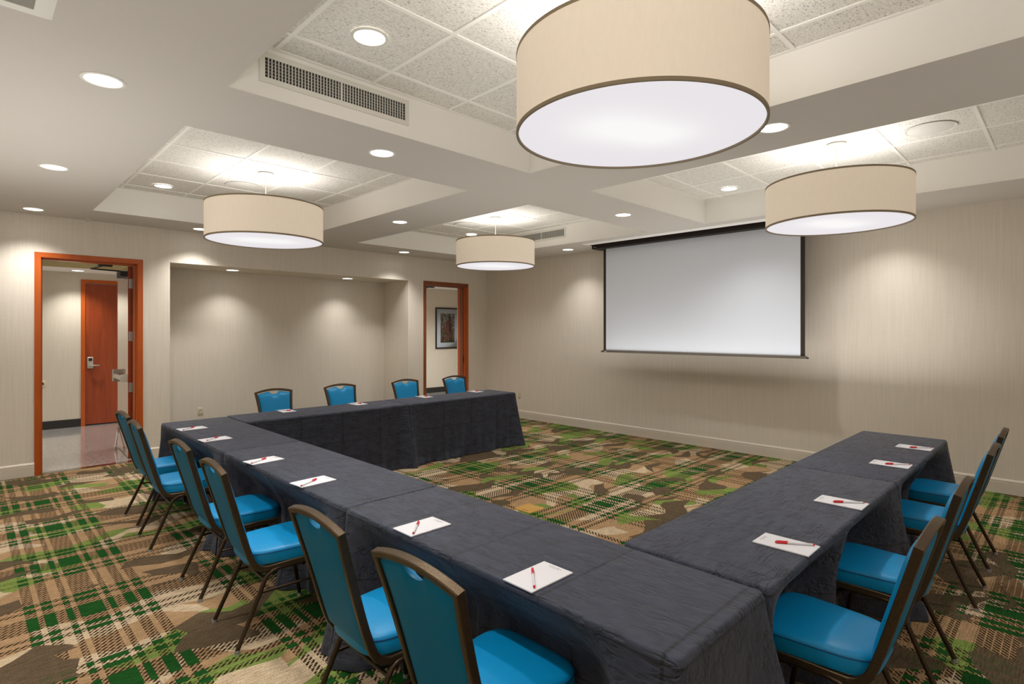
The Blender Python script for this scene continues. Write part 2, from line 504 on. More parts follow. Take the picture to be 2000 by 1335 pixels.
for h in holes:
    m = MB()
    x0, x1, y0, y1 = h
    m.quad((x0, y0, ZC), (x1, y0, ZC), (x1, y0, ZT + .02), (x0, y0, ZT + .02))
    m.quad((x0, y1, ZC), (x1, y1, ZC), (x1, y1, ZT + .02), (x0, y1, ZT + .02))
    m.quad((x0, y0, ZC), (x0, y1, ZC), (x0, y1, ZT + .02), (x0, y0, ZT + .02))
    m.quad((x1, y0, ZC), (x1, y1, ZC), (x1, y1, ZT + .02), (x1, y0, ZT + .02))
    struct(m.build('ceiling', M['coffer']), 'pale side of a ceiling coffer')
    struct(MB().quad((x0, y0, ZT), (x0, y1, ZT), (x1, y1, ZT), (x1, y0, ZT)).build('ceiling', M['tile']), 'fissured acoustic tiles of a ceiling coffer')
    g = MB()
    z0, z1 = ZT - .006, ZT
    x = 1.26 if x0 < 2 else 4.46
    gx = []
    while x < x1 - .05:
        gx.append(x); x += .61
    for x in gx: g.box(x - .012, x + .012, y0, y1, z0, z1)
    k = 0
    ylines = []
    yy = 2.945 + .61 * 8
    while yy > y0:
        if y0 + .05 < yy < y1 - .05: ylines.append(yy)
        yy -= .61
    for yy in ylines: g.box(x0, x1, yy - .012, yy + .012, z0 - .0006, z1 + .0006)
    g.box(x0, x0 + .022, y0, y1, z0 - .0012, z1 + .0012); g.box(x1 - .022, x1, y0, y1, z0 - .0012, z1 + .0012)
    g.box(x0, x1, y0, y0 + .022, z0 - .0018, z1 + .0018); g.box(x0, x1, y1 - .022, y1, z0 - .0018, z1 + .0018)
    struct(g.build('trim_2', M['coffer']), 'tile grid bars')
# roof slab keeps light in
struct(MB().box(XL - .2, XR + .2, YF - .3, YL, ZT + .03, ZT + .1).build('ceiling', M['paint']))
# smooth trim band beside the screen slot, and the slot's dark lining
t_ = MB(); t_.box(6.625, 6.785, 1.95, 5.22, ZC - .004, ZC + .002)
struct(t_.build('trim_3', M['coffer']))
sl = MB(); x0, x1, y0, y1 = SL
sl.quad((x0, y0, ZC), (x0, y1, ZC), (x0, y1, ZC + .25), (x0, y0, ZC + .25)); sl.quad((x1, y0, ZC), (x1, y1, ZC), (x1, y1, ZC + .25), (x1, y0, ZC + .25))
sl.quad((x0, y0, ZC), (x1, y0, ZC), (x1, y0, ZC + .25), (x0, y0, ZC + .25)); sl.quad((x0, y1, ZC), (x1, y1, ZC), (x1, y1, ZC + .25), (x0, y1, ZC + .25))
sl.quad((x0, y0, ZC + .25), (x1, y0, ZC + .25), (x1, y1, ZC + .25), (x0, y1, ZC + .25))
struct(sl.build('trim_4', M['slot_dark']))

# baseboards: moulded profile (depth, height)
BP = [(0, 0), (.016, 0), (.016, .112), (.011, .116), (.011, .121), (.016, .125), (.010, .140), (.004, .146), (0, .146)]
def baseboard(name, a, b, nrm, mat=None, prof=BP):
    m = MB()
    rs = [[(p[0] + nrm[0] * d, p[1] + nrm[1] * d, h) for d, h in prof] for p in (a, b)]
    m.rings(rs, True, True, True)
    return struct(m.build(name, mat or M['base']))
baseboard('baseboard_right', (XR, YF), (XR, YL), (-1, 0))
for a, b in ((XL, D1[0]), (D1[1], NX0), (NX1, D2[0]), (D2[1], XR)):
    baseboard('baseboard_back', (a, YL), (b, YL), (0, -1))
baseboard('baseboard_back', (NX0, NY), (NX1, NY), (0, -1))
baseboard('baseboard_niche_left', (NX0, YL), (NX0, NY), (1, 0))
baseboard('baseboard_niche_right', (NX1, YL), (NX1, NY), (-1, 0))
BD = [(0, 0), (.012, 0), (.012, .135), (0, .135)]
for a, b in ((-3, 1.445), (2.48, 11.5)):
    baseboard('baseboard_corridor', (a, YC), (b, YC), (0, -1), M['base_dark'], BD)

# corridor
c = MB()
c.box(-3, 1.50, YC, YC + .12, 0, 3.1); c.box(2.425, 11.5, YC, YC + .12, 0, 3.1); c.box(1.50, 2.425, YC, YC + .12, 2.43, 3.1)
struct(c.build('wall_corridor', M['wall_corr']))
struct(MB().box(-3.12, -3, YB, YC, 0, 3.1).build('wall_corridor_left', M['wall_corr']))
struct(MB().box(11.5, 11.62, YB, YC, 0, 3.1).build('wall_corridor_right', M['wall_corr']))
struct(MB().box(-3, XL - .2, YB - .1, YB, 0, 3.1).box(XR + .2, 11.5, YB - .1, YB, 0, 3.1).build('wall_corridor_near', M['wall_corr']))
struct(MB().box(-3, 11.5, YB, YC, 2.73, 2.8).build('ceiling', M['coffer']))
cd = MB(); cd.box(-3, 6.0, 10.98, YC, 2.605, 2.612)
struct(cd.build('ceiling', M['coffer']), 'dropped strip of corridor ceiling')
struct(MB().box(-3, 6.0, 10.97, 10.985, 2.60, 2.73).build('trim_5', M['soffit']))

# ------------------------------------------------------------------ doors
def door_frame(parent, d, mat, depth, stop=True):
    xo0, xo1, xi0, xi1, zo, zi = d
    m = MB()
    y0, y1 = YL - .012, YL + depth
    # casing faces
    m.box(xo0, xi0, y0, YL, 0, zo); m.box(xi1, xo1, y0, YL, 0, zo); m.box(xi0, xi1, y0, YL, zi, zo)
    # jamb liners
    m.box(xi0 - .02, xi0 + .004, YL, y1, 0, zi + .02); m.box(xi1 - .004, xi1 + .02, YL, y1, 0, zi + .02)
    m.box(xi0, xi1, YL, y1, zi - .004, zi + .02)
    # stops
    m.box(xi0, xi0 + .018, YL + .07, YL + .16, 0, zi); m.box(xi1 - .018, xi1, YL + .07, YL + .16, 0, zi); m.box(xi0, xi1, YL + .07, YL + .16, zi - .018, zi)
    return m.build('door_frame', mat, parent)
def emp(name, loc=(0, 0, 0), rz=0, parent=None):
    o = bpy.data.objects.new(name, None); COL.objects.link(o); o.location = loc; o.rotation_euler = (0, 0, rz)
    if parent: o.parent = parent
    return o

# door 1: open leaf swung into the corridor
d1 = emp('door_1'); struct(d1, 'orange wood doorway with its leaf standing open to the corridor')
door_frame(d1, D1, M['frame_wood'], .265)
HX, HY, ANG = 1.557, 8.472, math.radians(-2.6)
def R1(x, y):   # leaf-local (x: thickness leftwards is negative, y: along the leaf)
    return (HX + x * math.cos(ANG) - y * math.sin(ANG), HY + x * math.sin(ANG) + y * math.cos(ANG))
def obox(m, x0, x1, y0, y1, z0, z1):
    ps = [R1(x0, y0), R1(x1, y0), R1(x1, y1), R1(x0, y1)]
    vs = [(p[0], p[1], z0) for p in ps] + [(p[0], p[1], z1) for p in ps]
    return m.add(vs, [(3, 2, 1, 0), (4, 5, 6, 7), (0, 1, 5, 4), (1, 2, 6, 5), (2, 3, 7, 6), (3, 0, 4, 7)])
leaf = obox(MB(), -.047, 0, 0, .912, .010, 2.440).build('door_leaf', M['door_gloss'], d1)
edge = obox(MB(), -.0475, .0005, -.002, .001, .010, 2.440).build('leaf_edge', M['door_wood'], leaf)
for zc_ in (2.22, 1.55, .90):
    h = obox(MB(), -.040, .006, -.006, -.002, zc_ - .06, zc_ + .06)
    p = R1(.004, -.008)
    h.lathe([(.008, -.062), (.008, .062)], 12, (p[0], p[1], zc_), True, True)
    h.box(1.556, 1.564, YL + .205, YL + .262, zc_ - .06, zc_ + .06)
    h.build('hinge', M['silver'], d1, 40)
clb = obox(MB(), -.115, -.047, .10, .40, 2.315, 2.385).build('closer_body', M['black'], d1)
cm_ = MB()
p0 = R1(-.112, .43); q0 = R1(-.05, .43)
cap = obox(MB(), -.118, -.045, .39, .45, 2.305, 2.395).build('closer_cap', M['silver'], clb)
pa = R1(-.08, .33); pb = (1.18, 8.86); pc = (1.26, YL + .30)
MB().tube([(pa[0], pa[1], 2.40), (pb[0], pb[1], 2.415)], .010, 8).build('closer_arm', M['black'], d1, 40)
MB().tube([(pb[0], pb[1], 2.415), (pc[0], pc[1], 2.425)], .008, 8).build('closer_arm', M['black'], d1, 40)
MB().box(1.20, 1.34, YL + .215, YL + .305, 2.418, 2.436).build('closer_bracket', M['black'], d1)
pbar = obox(MB(), -.115, -.085, .12, .80, .985, 1.035).build('push_bar', M['bar_cream'], d1)
e1 = obox(MB(), -.10, -.047, .04, .20, .965, 1.055); e1.build('bar_bracket', M['bar_cream'], pbar)
e2 = obox(MB(), -.115, -.047, .74, .86, .93, 1.09); e2.build('bar_head', M['silver'], pbar)
ds = obox(MB(), -.065, -.047, .78, .84, .22, .30); ps = R1(-.060, .81); pe = R1(-.10, .70)
ds.tube([(ps[0], ps[1], .25), (pe[0], pe[1], .035)], .010, 8); ds.lathe([(.016, 0), (.016, .03)], 12, (pe[0], pe[1], .006), True, True)
ds.build('door_stop', M['silver'], d1, 40)

# door 2: leaf open to the left, out of sight behind its jamb
d2 = emp('door_2'); struct(d2, 'narrow looking brown wood doorway near the room corner')
f2 = door_frame(d2, D2, M['frame_wood_shaded'], .235)
f2b = MB(); xo0, xo1, xi0, xi1, zo, zi = D2
f2b.box(xi1 - .0055, xi1 - .0035, YL + .001, YL + .234, 0, zi); f2b.box(xi1, xo1, YL - .0135, YL - .011, 0, zi)
f2b.build('lit_jamb_face', M['frame_wood'], f2)  # orange overlay paints the lit side of this doorway
MB().box(5.905, 5.950, YL + .275, YL + 1.19, .01, 2.44).build('door_leaf', M['door_wood'], d2)
MB().box(6.853, 6.858, YL + .04, YL + .065, 1.02, 1.13).build('strike_plate', M['black'], d2)
MB().tube([(5.96, YL + .55, 2.40), (6.12, YL + .60, 2.40)], .010, 8).build('closer_arm', M['black'], d2, 40)
MB().tube([(6.12, YL + .60, 2.40), (6.20, YL + .30, 2.43)], .009, 8).build('closer_arm', M['black'], d2, 40)
MB().box(6.12, 6.30, YL + .235, YL + .31, 2.425, 2.445).build('closer_bracket', M['black'], d2)
MB().box(5.95, 6.01, YL + .40, YL + .70, 2.33, 2.39).build('closer_body', M['black'], d2)

# door 3: closed door across the corridor
d3 = emp('door_3'); struct(d3, 'closed cherry door with an electronic lock across the corridor')
m = MB(); m.box(1.445, 1.502, YC - .016, YC + .10, 0, 2.49); m.box(2.423, 2.480, YC - .016, YC + .10, 0, 2.49); m.box(1.502, 2.423, YC - .016, YC + .10, 2.43, 2.49)
m.build('door_frame', M['frame_wood'], d3)
l3 = MB().box(1.508, 2.417, YC + .012, YC + .055, .02, 2.422).build('door_leaf', M['door_wood'], d3)
MB().rbox(1.533, 1.617, YC - .012, YC + .012, .975, 1.172, .012, 3).build('lock_plate', M['lock_plate'], l3, 40)
MB().box(1.549, 1.600, YC - .016, YC - .010, 1.105, 1.152).build('card_reader', M['black'], l3)
hm = MB(); hm.tube([(1.572, YC - .010, 1.025), (1.572, YC - .055, 1.025)], .012, 10); hm.tube([(1.565, YC - .055, 1.025), (1.64, YC - .058, 1.026), (1.692, YC - .052, 1.024)], [.013, .011, .009], 10)
hm.build('lever_handle', M['silver'], l3, 50)
MB().box(1.505, 2.42, YC + .02, YC + .05, 0, .018).build('door_sill', M['case_black'], d3)

# ------------------------------------------------------------------ tablecloths
def smooth01(x):
    x = max(0.0, min(1.0, x)); return x * x * (3 - 2 * x)
TOP = 0.746
def tablecloth(label, cx, cy, rz, L, W, side, chairs, flares, ends, seed, push=.185):
    """length along local x. side=+1/-1: which local y side has chairs at local x positions; flares: {(sx,sy):amount}; ends {-1/1: inward pull}"""
    rnd = random.Random(seed)
    r = .022; hx, hy = L / 2, W / 2
    P = []   # (x, y, nx, ny, sidecode, s)
    def edge(a, b, n, code):
        k = max(2, int(math.dist(a, b) / .026))
        for i in range(k):
            f = i / k
            P.append((a[0] + (b[0] - a[0]) * f, a[1] + (b[1] - a[1]) * f, n[0], n[1], code))
    def corner(c0, a0):
        for i in range(4):
            a = a0 + (PI / 2) * i / 4
            P.append((c0[0] + r * math.cos(a), c0[1] + r * math.sin(a), math.cos(a), math.sin(a), 'c'))
    edge((-hx + r, -hy), (hx - r, -hy), (0, -1), 's-'); corner((hx - r, -hy + r), -PI / 2)
    edge((hx, -hy + r), (hx, hy - r), (1, 0), 'e+'); corner((hx - r, hy - r), 0)
    edge((hx - r, hy), (-hx + r, hy), (0, 1), 's+'); corner((-hx + r, hy - r), PI / 2)
    edge((-hx, hy - r), (-hx, -hy + r), (-1, 0), 'e-'); corner((-hx + r, -hy + r), PI)
    ph = [rnd.uniform(0, 6.28) for _ in range(6)]
    ts = [0, .008, .02, .04, .07, .11, .16, .21, .26, .31, .36, .41, .46, .51, .56, .61, .66, .71, .76, .81, .86, .90, .94, .97, 1.0]
    rings = []
    er = .012
    # rounded top edge
    for a in (0, 30, 60, 90):
        q = math.radians(a)
        rings.append([(p[0] - p[2] * er * (1 - math.sin(q)), p[1] - p[3] * er * (1 - math.sin(q)), TOP - er * (1 - math.cos(q))) for p in P])
    H = TOP - er - .006
    for t in ts[1:]:
        ring = []
        for (x, y, nx, ny, code) in P:
            z = TOP - er - H * t
            o = .004 + .010 * t
            dx = dy = 0.0
            s = x if code[0] in 'sc' else y
            wob = math.sin(s * 11.0 + ph[0] + 1.3 * math.sin(t * 2 + ph[1])) * .6 + math.sin(s * 23.0 + ph[2]) * .4 + .3 * math.sin(s * 47 + ph[3])
            isch = (ny * side > .5)
            amp = (.030 if isch else .019) * t ** 1.4
            if code[0] == 'e':
                e = 1 if nx > 0 else -1
                pull = ends.get(e, 0)
                o += -pull * smooth01(t / .15)
                if pull: amp = 0.0; o -= .014 * t
            o += amp * wob
            if isch and chairs:
                best = 0.0
                for cc in chairs:
                    d = abs(x - cc)
                    best = max(best, 1 - smooth01((d - .25) / .24))
                f = smooth01((TOP - z) / .27)
                o -= push * best * f
                o += (1 - best) * .035 * smooth01((t - .75) / .25) * (1 + wob)
                o += best * .02 * smooth01((t - .8) / .2) * wob
            elif code[0] == 's' and not isch:
                o += .012 * smooth01((t - .85) / .15) * (1 + wob)
            for (sx, sy), F in flares.items():
                d = math.hypot(x - sx * hx, y - sy * hy)
                g = math.exp(-(d / .085) ** 2)
                if abs(F) > 0:
                    if (sx in ends and ends[sx]):
                        dy += sy * F * g * t ** 1.15
                    else:
                        dx += sx * F * g * t ** 1.15 * .8; dy += sy * F * g * t ** 1.15 * .8
            ring.append((x + nx * o + dx, y + ny * o + dy, max(.006, z)))
        rings.append(ring)
    m = MB(); m.rings(rings, True)
    # top: inset rings then fill
    n = len(P)
    inner = [(p[0] - p[2] * er, p[1] - p[3] * er, TOP) for p in P]
    m.add(inner, [tuple(range(n))])
    bm = bmesh.new(); me = bpy.data.meshes.new('tablecloth'); me.from_pydata(m.v, [], m.f)
    bm.from_mesh(me); bmesh.ops.remove_doubles(bm, verts=bm.verts, dist=1e-5); bmesh.ops.recalc_face_normals(bm, faces=bm.faces)
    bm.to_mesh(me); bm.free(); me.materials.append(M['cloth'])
    me.polygons.foreach_set('use_smooth', [True] * len(me.polygons)); me.update()
    o = bpy.data.objects.new('tablecloth', me); COL.objects.link(o)
    o.location = (cx, cy, 0); o.rotation_euler = (0, 0, rz)
    return tag(o, label, 'tablecloth', 'dark cloths draped over the meeting tables')

# chair seating positions: (world x, world y, heading)
A_CH = [(1.026, 5.645, 1.4), (.990, 4.980, -1.6), (1.019, 3.890, -.5), (.994, 3.165, -2.6), (1.006, 2.008, -.8), (1.020, 1.385, .8)]
C_CH = [(2.600, 6.53, 0), (3.435, 6.53, .6), (4.412, 6.53, -.6), (5.285, 6.53, 0)]
B_CH = [(5.130, .413, 0), (4.384, .405, 0), (3.255, .418, 0), (2.425, .420, 0)]
AX = 1.6375; AW = .575
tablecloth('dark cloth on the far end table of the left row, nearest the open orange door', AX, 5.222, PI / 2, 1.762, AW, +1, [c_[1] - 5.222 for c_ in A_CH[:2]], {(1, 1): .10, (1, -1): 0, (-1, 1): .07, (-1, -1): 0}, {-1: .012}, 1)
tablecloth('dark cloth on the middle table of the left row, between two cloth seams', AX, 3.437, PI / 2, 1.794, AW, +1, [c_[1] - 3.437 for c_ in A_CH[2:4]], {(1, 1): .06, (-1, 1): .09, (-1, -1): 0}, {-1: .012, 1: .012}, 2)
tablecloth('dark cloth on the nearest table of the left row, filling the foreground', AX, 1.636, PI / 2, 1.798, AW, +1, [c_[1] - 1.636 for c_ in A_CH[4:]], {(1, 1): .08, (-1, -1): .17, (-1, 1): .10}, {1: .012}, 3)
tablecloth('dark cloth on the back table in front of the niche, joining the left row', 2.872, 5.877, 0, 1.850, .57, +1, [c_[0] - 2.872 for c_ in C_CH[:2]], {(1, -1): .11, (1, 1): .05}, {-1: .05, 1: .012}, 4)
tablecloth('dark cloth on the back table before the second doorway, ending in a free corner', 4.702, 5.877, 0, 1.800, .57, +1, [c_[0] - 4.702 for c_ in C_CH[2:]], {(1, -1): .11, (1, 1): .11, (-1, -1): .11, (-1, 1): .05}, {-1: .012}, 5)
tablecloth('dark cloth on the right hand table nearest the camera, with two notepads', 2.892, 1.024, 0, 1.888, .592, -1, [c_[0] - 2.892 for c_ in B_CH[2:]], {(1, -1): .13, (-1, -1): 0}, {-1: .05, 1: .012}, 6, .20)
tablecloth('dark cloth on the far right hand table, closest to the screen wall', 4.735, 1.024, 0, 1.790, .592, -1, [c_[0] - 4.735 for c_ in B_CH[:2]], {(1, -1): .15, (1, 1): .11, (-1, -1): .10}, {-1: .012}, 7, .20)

# ------------------------------------------------------------------ banquet chair (local x forward, origin between the rear feet)
def back_x(z): return -.060 + (.905 - z) * .285
NB = Vector((1, 0, .285)).normalized()       # forward normal of the back plane
UB = Vector((-.285, 0, 1)).normalized()
def half_w(z):
    k = [(.37, .176), (.47, .174), (.60, .176), (.70, .181), (.80, .190), (.905, .205)]
    for (a, wa), (b, wb) in zip(k, k[1:]):
        if z <= b:
            return wa + (wb - wa) * (z - a) / (b - a)
    return k[-1][1]
def make_chair(label):
    t = thing('banquet_chair', label, 'chair')
    # frame path: rail front -> rear bend -> post -> arch -> post -> bend -> rail
    low = [(.46, .200, .384), (.30, .192, .384), (.20, .182, .378), (.150, .177, .376), (.122, .176, .384), (.100, .176, .400), (.084, .1755, .424), (.070, .175, .458)]
    path = []; Dv = []
    def dirs(pts2):
        out = []
        for i in range(len(pts2)):
            a = pts2[max(0, i - 1)]; b = pts2[min(len(pts2) - 1, i + 1)]
            tx, tz = b[0] - a[0], b[2] - a[2]; l = math.hypot(tx, tz)
            out.append(Vector((tz / l, 0, -tx / l)))
        return out
    post = [(back_x(z), half_w(z), z) for z in (.52, .60, .68, .76, .84)]
    sidep = low + post
    sd = dirs(sidep)
    arch = []
    for i in range(0, 15):
        a = i / 14; u = 1 - 2 * a
        z = .905 + .030 * (1 - u * u)
        arch.append((back_x(z), .205 * u, z))
    path = sidep + arch + [(p[0], -p[1], p[2]) for p in reversed(sidep)]
    Dv = sd + [NB] * len(arch) + list(reversed(sd))
    MB().sweep(path, Dv, .0155, .0115).build('back_frame', M['bronze'], t, 35)
    # seat cushion
    def outline(scale, z, inset=0.0):
        xc = .285
        pts = []
        N = 44
        for i in range(N):
            a = 2 * PI * i / N
            ca, sa = math.cos(a), math.sin(a)
            e = 2 / 4.6
            px = math.copysign(abs(ca) ** e, ca); py = math.copysign(abs(sa) ** e, sa)
            x = xc + px * (.218 - inset) * scale
            hw = (.196 + .020 * px) - inset
            pts.append((x, py * hw * scale, z))
        return pts
    s = MB()
    prof = [(.93, .396), (.985, .398), (1.0, .406), (1.004, .43), (1.0, .452), (.985, .463), (.955, .470), (.85, .477), (.6, .482), (.3, .484)]
    s.rings([outline(k, z) for k, z in prof], True, True, True)
    seat = s.build('seat', M['vinyl'], t, 50)
    pp = outline(.998, .455); pp.append(pp[0])
    MB().tube(pp, .0028, 6, False).build('piping', M['piping'], seat, 60)
    # backrest pad
    m = MB(); NU, NV = 28, 18
    def pad(u, v, front):
        zb = .425
        notch = .034 * max(0.0, 1 - (u / .27) ** 2) ** .5 if abs(u) < .27 else 0.0
        zt = .905 + .030 * (1 - u * u) - .020 - notch
        z = zb + (zt - zb) * v
        hw = half_w(z) - .0125
        b = (1 - abs(u) ** 5) * (1 - abs(2 * v - 1) ** 7)
        b = max(0.0, b) ** .6
        y = u * hw
        base = Vector((back_x(z), y, z))
        off = (.004 + .032 * b) if front else -(.004 + .010 * b)
        return base + NB * off
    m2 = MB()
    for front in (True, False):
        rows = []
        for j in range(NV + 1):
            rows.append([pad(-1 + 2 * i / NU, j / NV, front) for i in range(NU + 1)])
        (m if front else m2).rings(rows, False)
    # side strips
    def strip(pts):
        m.rings([[a for a, b in pts], [b for a, b in pts]], False)
    strip([(pad(-1 + 2 * i / NU, 1, True), pad(-1 + 2 * i / NU, 1, False)) for i in range(NU + 1)])
    strip([(pad(-1 + 2 * i / NU, 0, True), pad(-1 + 2 * i / NU, 0, False)) for i in range(NU + 1)])
    strip([(pad(1, j / NV, True), pad(1, j / NV, False)) for j in range(NV + 1)])
    strip([(pad(-1, j / NV, True), pad(-1, j / NV, False)) for j in range(NV + 1)])
    br_ = m.build('backrest', M['vinyl'], t, 55)
    m2.build('back_panel', M['vinyl_back_shaded'], br_, 55)
    # legs
    for sgn in (-1, 1):
        yb, yt = .207 * sgn, .186 * sgn
        def yy(z): return yb + (yt - yb) * z / .365
        rear = [(0, .012), (.059, .139), (.118, .272), (.136, .315), (.156, .345), (.182, .361), (.215, .367), (.265, .368)]
        fr = [(.475, .012), (.452, .139), (.428, .272), (.418, .315), (.402, .345), (.376, .361), (.340, .367), (.265, .368)]
        for prf in (rear, fr):
            lg = MB().tube([(x, yy(z), z) for x, z in prf], .0115, 10).build('leg', M['leg'], t, 50)
            gm = MB(); gm.lathe([(.0125, .018), (.0135, .006), (.0145, .0), ], 12, (prf[0][0], yy(0), 0), True, True)
            gm.build('foot_cap', M['glide'], lg, 50)
        MB().tube([(.115, yy(.265), .265), (.430, yy(.265), .265)], .0075, 8).build('stretcher', M['leg'], t, 50)
    MB().tube([(.140, -.186, .322), (.140, .186, .322)], .0085, 8).build('crossbar', M['leg'], t, 50)
    MB().tube([(.345, -.186, .352), (.345, .186, .352)], .0085, 8).build('crossbar', M['leg'], t, 50)
    return t
AL = ['blue banquet chair farthest along the left row, nearest the open orange door',
      'second blue banquet chair from the door in the left row, before the far end table',
      'third blue banquet chair from the door in the left row, at the middle table',
      'fourth blue banquet chair from the door in the left row, at the middle table',
      'large blue banquet chair second nearest the camera in the left row, seen from behind',
      'blue banquet chair nearest the camera in the left row, cut by the bottom edge']
CLb = ['blue banquet chair behind the back table, first after the corner with the left row',
       'second blue banquet chair behind the back table, in front of the niche',
       'third blue banquet chair behind the back table, just left of the second doorway',
       'blue banquet chair behind the back table, standing before the second doorway']
BLb = ['blue banquet chair farthest along the right row, closest to the screen wall',
       'second farthest blue banquet chair of the right row, at the far right table',
       'third farthest blue banquet chair of the right row, behind the nearest one',
       'blue banquet chair nearest the camera in the right row, its whole seat in view']
proto = make_chair(AL[0]); first = True
for lst, labs, h0, grp in ((A_CH, AL, 0, 'blue chairs along the left row'), (C_CH, CLb, -90, 'blue chairs behind the back tables'), (B_CH, BLb, 90, 'blue chairs along the right row')):
    for (x, y, dv), lb in zip(lst, labs):
        o = proto if first else copy_tree(proto)
        first = False
        o.location = (x, y, 0); o.rotation_euler = (0, 0, math.radians(h0 + dv))
        o['label'] = lb; o['group'] = grp

# ------------------------------------------------------------------ notepads and pens
def make_pad():
    t = thing('notepad', '', 'notepad')
    MB().rbox(-.108, .108, -.070, .070, 0, .006, .0012, 1).build('pages', M['paper'], t)
    lg = MB()
    for k, (a, b) in enumerate(((-.030, -.022), (-.019, -.008), (-.005, .006), (.009, .016), (.019, .030))):
        lg.box(.088, .093 + .002 * (k % 2), a, b, .0060, .0063)
    lg.box(.082, .084, -.022, .022, .0060, .0063)
    lg.build('printed_heading', M['ink'], t)
    return t
def make_pen():
    t = thing('pen', '', 'pen')
    MB().tube([(-.070, 0, .005), (.030, 0, .005)], .0042, 12).build('barrel', M['barrel'], t, 50)
    cp = MB(); cp.tube([(.026, 0, .005), (.066, 0, .005), (.072, 0, .005)], [.0054, .0050, .0032], 12)
    cap_ = cp.build('cap', M['red'], t, 50)
    MB().box(.022, .066, -.0012, .0012, .0100, .0118).build('clip', M['red'], cap_)
    MB().tube([(-.076, 0, .005), (-.069, 0, .005)], [.0038, .0043], 12).build('end_plug', M['red'], t, 50)
    return t
PADS = [  # x, y, heading of the printed end, where
    (1.463, 5.533, 3, 'farthest along the left row, nearest the door'),
    (1.453, 4.866, 3, 'second from the door on the left row'),
    (1.446, 3.835, 7, 'on the middle left table, at its far end'),
    (1.447, 3.097, 5, 'on the middle left table, at its near end'),
    (1.460, 2.045, 0, 'on the nearest left table, farther from the camera'),
    (1.456, 1.340, 0, 'on the nearest left table, closest to the camera'),
    (2.515, 6.035, -92, 'on the back table, nearest the left row'),
    (3.362, 6.020, -88, 'on the back table, just left of the cloth seam'),
    (4.350, 6.050, -90, 'on the back table, just right of the cloth seam'),
    (5.240, 6.055, -90, 'at the free right end of the back table'),
    (5.057, .848, 90, 'on the far right table, closest to the screen wall'),
    (4.315, .851, 90, 'on the far right table, nearer its cloth seam'),
    (3.175, .838, 90, 'on the near right table, beyond the closest one'),
    (2.392, .832, 90, 'on the near right table, closest to the camera')]
PENS = [((1.493, 5.569), (1.376, 5.470)), ((1.495, 4.915), (1.370, 4.805)), ((1.472, 3.859), (1.348, 3.780)), ((1.471, 3.107), (1.351, 3.035)),
        ((1.474, 2.092), (1.370, 1.985)), ((1.477, 1.389), (1.372, 1.282)), ((2.545, 5.99), (2.44, 6.08)), ((3.385, 5.975), (3.29, 6.07)),
        ((4.37, 6.00), (4.28, 6.10)), ((5.26, 6.01), (5.17, 6.11)), ((4.997, .866), (5.086, .753)), ((4.267, .871), (4.353, .757)), ((3.132, .863), (3.223, .750)), ((2.364, .868), (2.446, .741))]
pp_ = make_pad(); pn_ = make_pen()
for i, ((x, y, h, wh), (a, b)) in enumerate(zip(PADS, PENS)):
    p = pp_ if i == 0 else copy_tree(pp_)
    p.location = (x, y, TOP + .001); p.rotation_euler = (0, 0, math.radians(h))
    p['label'] = 'small white notepad ' + wh; p['group'] = 'white notepads on the tables'
    q = pn_ if i == 0 else copy_tree(pn_)
    q.location = ((a[0] + b[0]) / 2, (a[1] + b[1]) / 2, TOP + .0075)
    q.rotation_euler = (0, 0, math.atan2(a[1] - b[1], a[0] - b[0]))
    q['label'] = 'red capped pen on the pad ' + wh; q['group'] = 'red capped pens on the notepads'

# ------------------------------------------------------------------ pendant drum lamps
RL, ZB, ZTP = .548, 2.515, 2.868
def make_lamp():
    t = thing('pendant_lamp', '', 'pendant lamp')
    zt = ZTP - ZB
    MB().lathe([(RL, .004), (RL, zt), (RL - .006, zt), (RL - .006, .004), (RL, .004)], 96).build('drum_shade', M['shade'], t, 40)
    m = MB()
    for z in (0, zt - .010):
        m.lathe([(RL + .002, z), (RL + .002, z + .014), (RL - .009, z + .014), (RL - .009, z), (RL + .002, z)], 96)
    m.build('shade_binding', M['shade_rim'], t, 40)
    MB().lathe([(RL - .008, .010), (.001, .010)], 96, cap1=True).build('diffuser', M['diffuser'], t)
    cz = ZT - .006 - ZB
    MB().lathe([(.078, cz), (.078, cz - .012), (.060, cz - .022), (.012, cz - .024)], 40, cap1=True).build('canopy', M['canopy'], t, 40)
    s = MB(); s.tube([(0, 0, .09), (0, 0, cz - .02)], .005, 8)
    s.build('stem', M['canopy'], t, 50)
    sp = MB()
    for k in range(3):
        a = k * 2 * PI / 3 + .4
        sp.tube([(0, 0, .20), (math.cos(a) * (RL - .006), math.sin(a) * (RL - .006), zt - .01)], .004, 6)
    sp.build('spider_arm', M['white_metal'], t, 50)
    bl = MB()
    for k in range(3):
        a = k * 2 * PI / 3
        bl.lathe([(.028, .10), (.030, .14), (.022, .19), (.012, .21)], 14, (.12 * math.cos(a), .12 * math.sin(a), 0), True, True)
    bl.build('bulb', M['lens'], t, 50)
    return t
LAMPS = [(2.188, 1.405, 'huge cream drum pendant lamp in the foreground, cut by the top edge'),
         (2.182, 5.735, 'cream drum pendant lamp in the far left coffer, above the left tables'),
         (5.322, 5.715, 'smallest looking cream drum pendant lamp, in the far coffer before the room corner'),
         (5.288, 1.432, 'cream drum pendant lamp on the right, overlapping the top of the screen')]
lp = make_lamp()
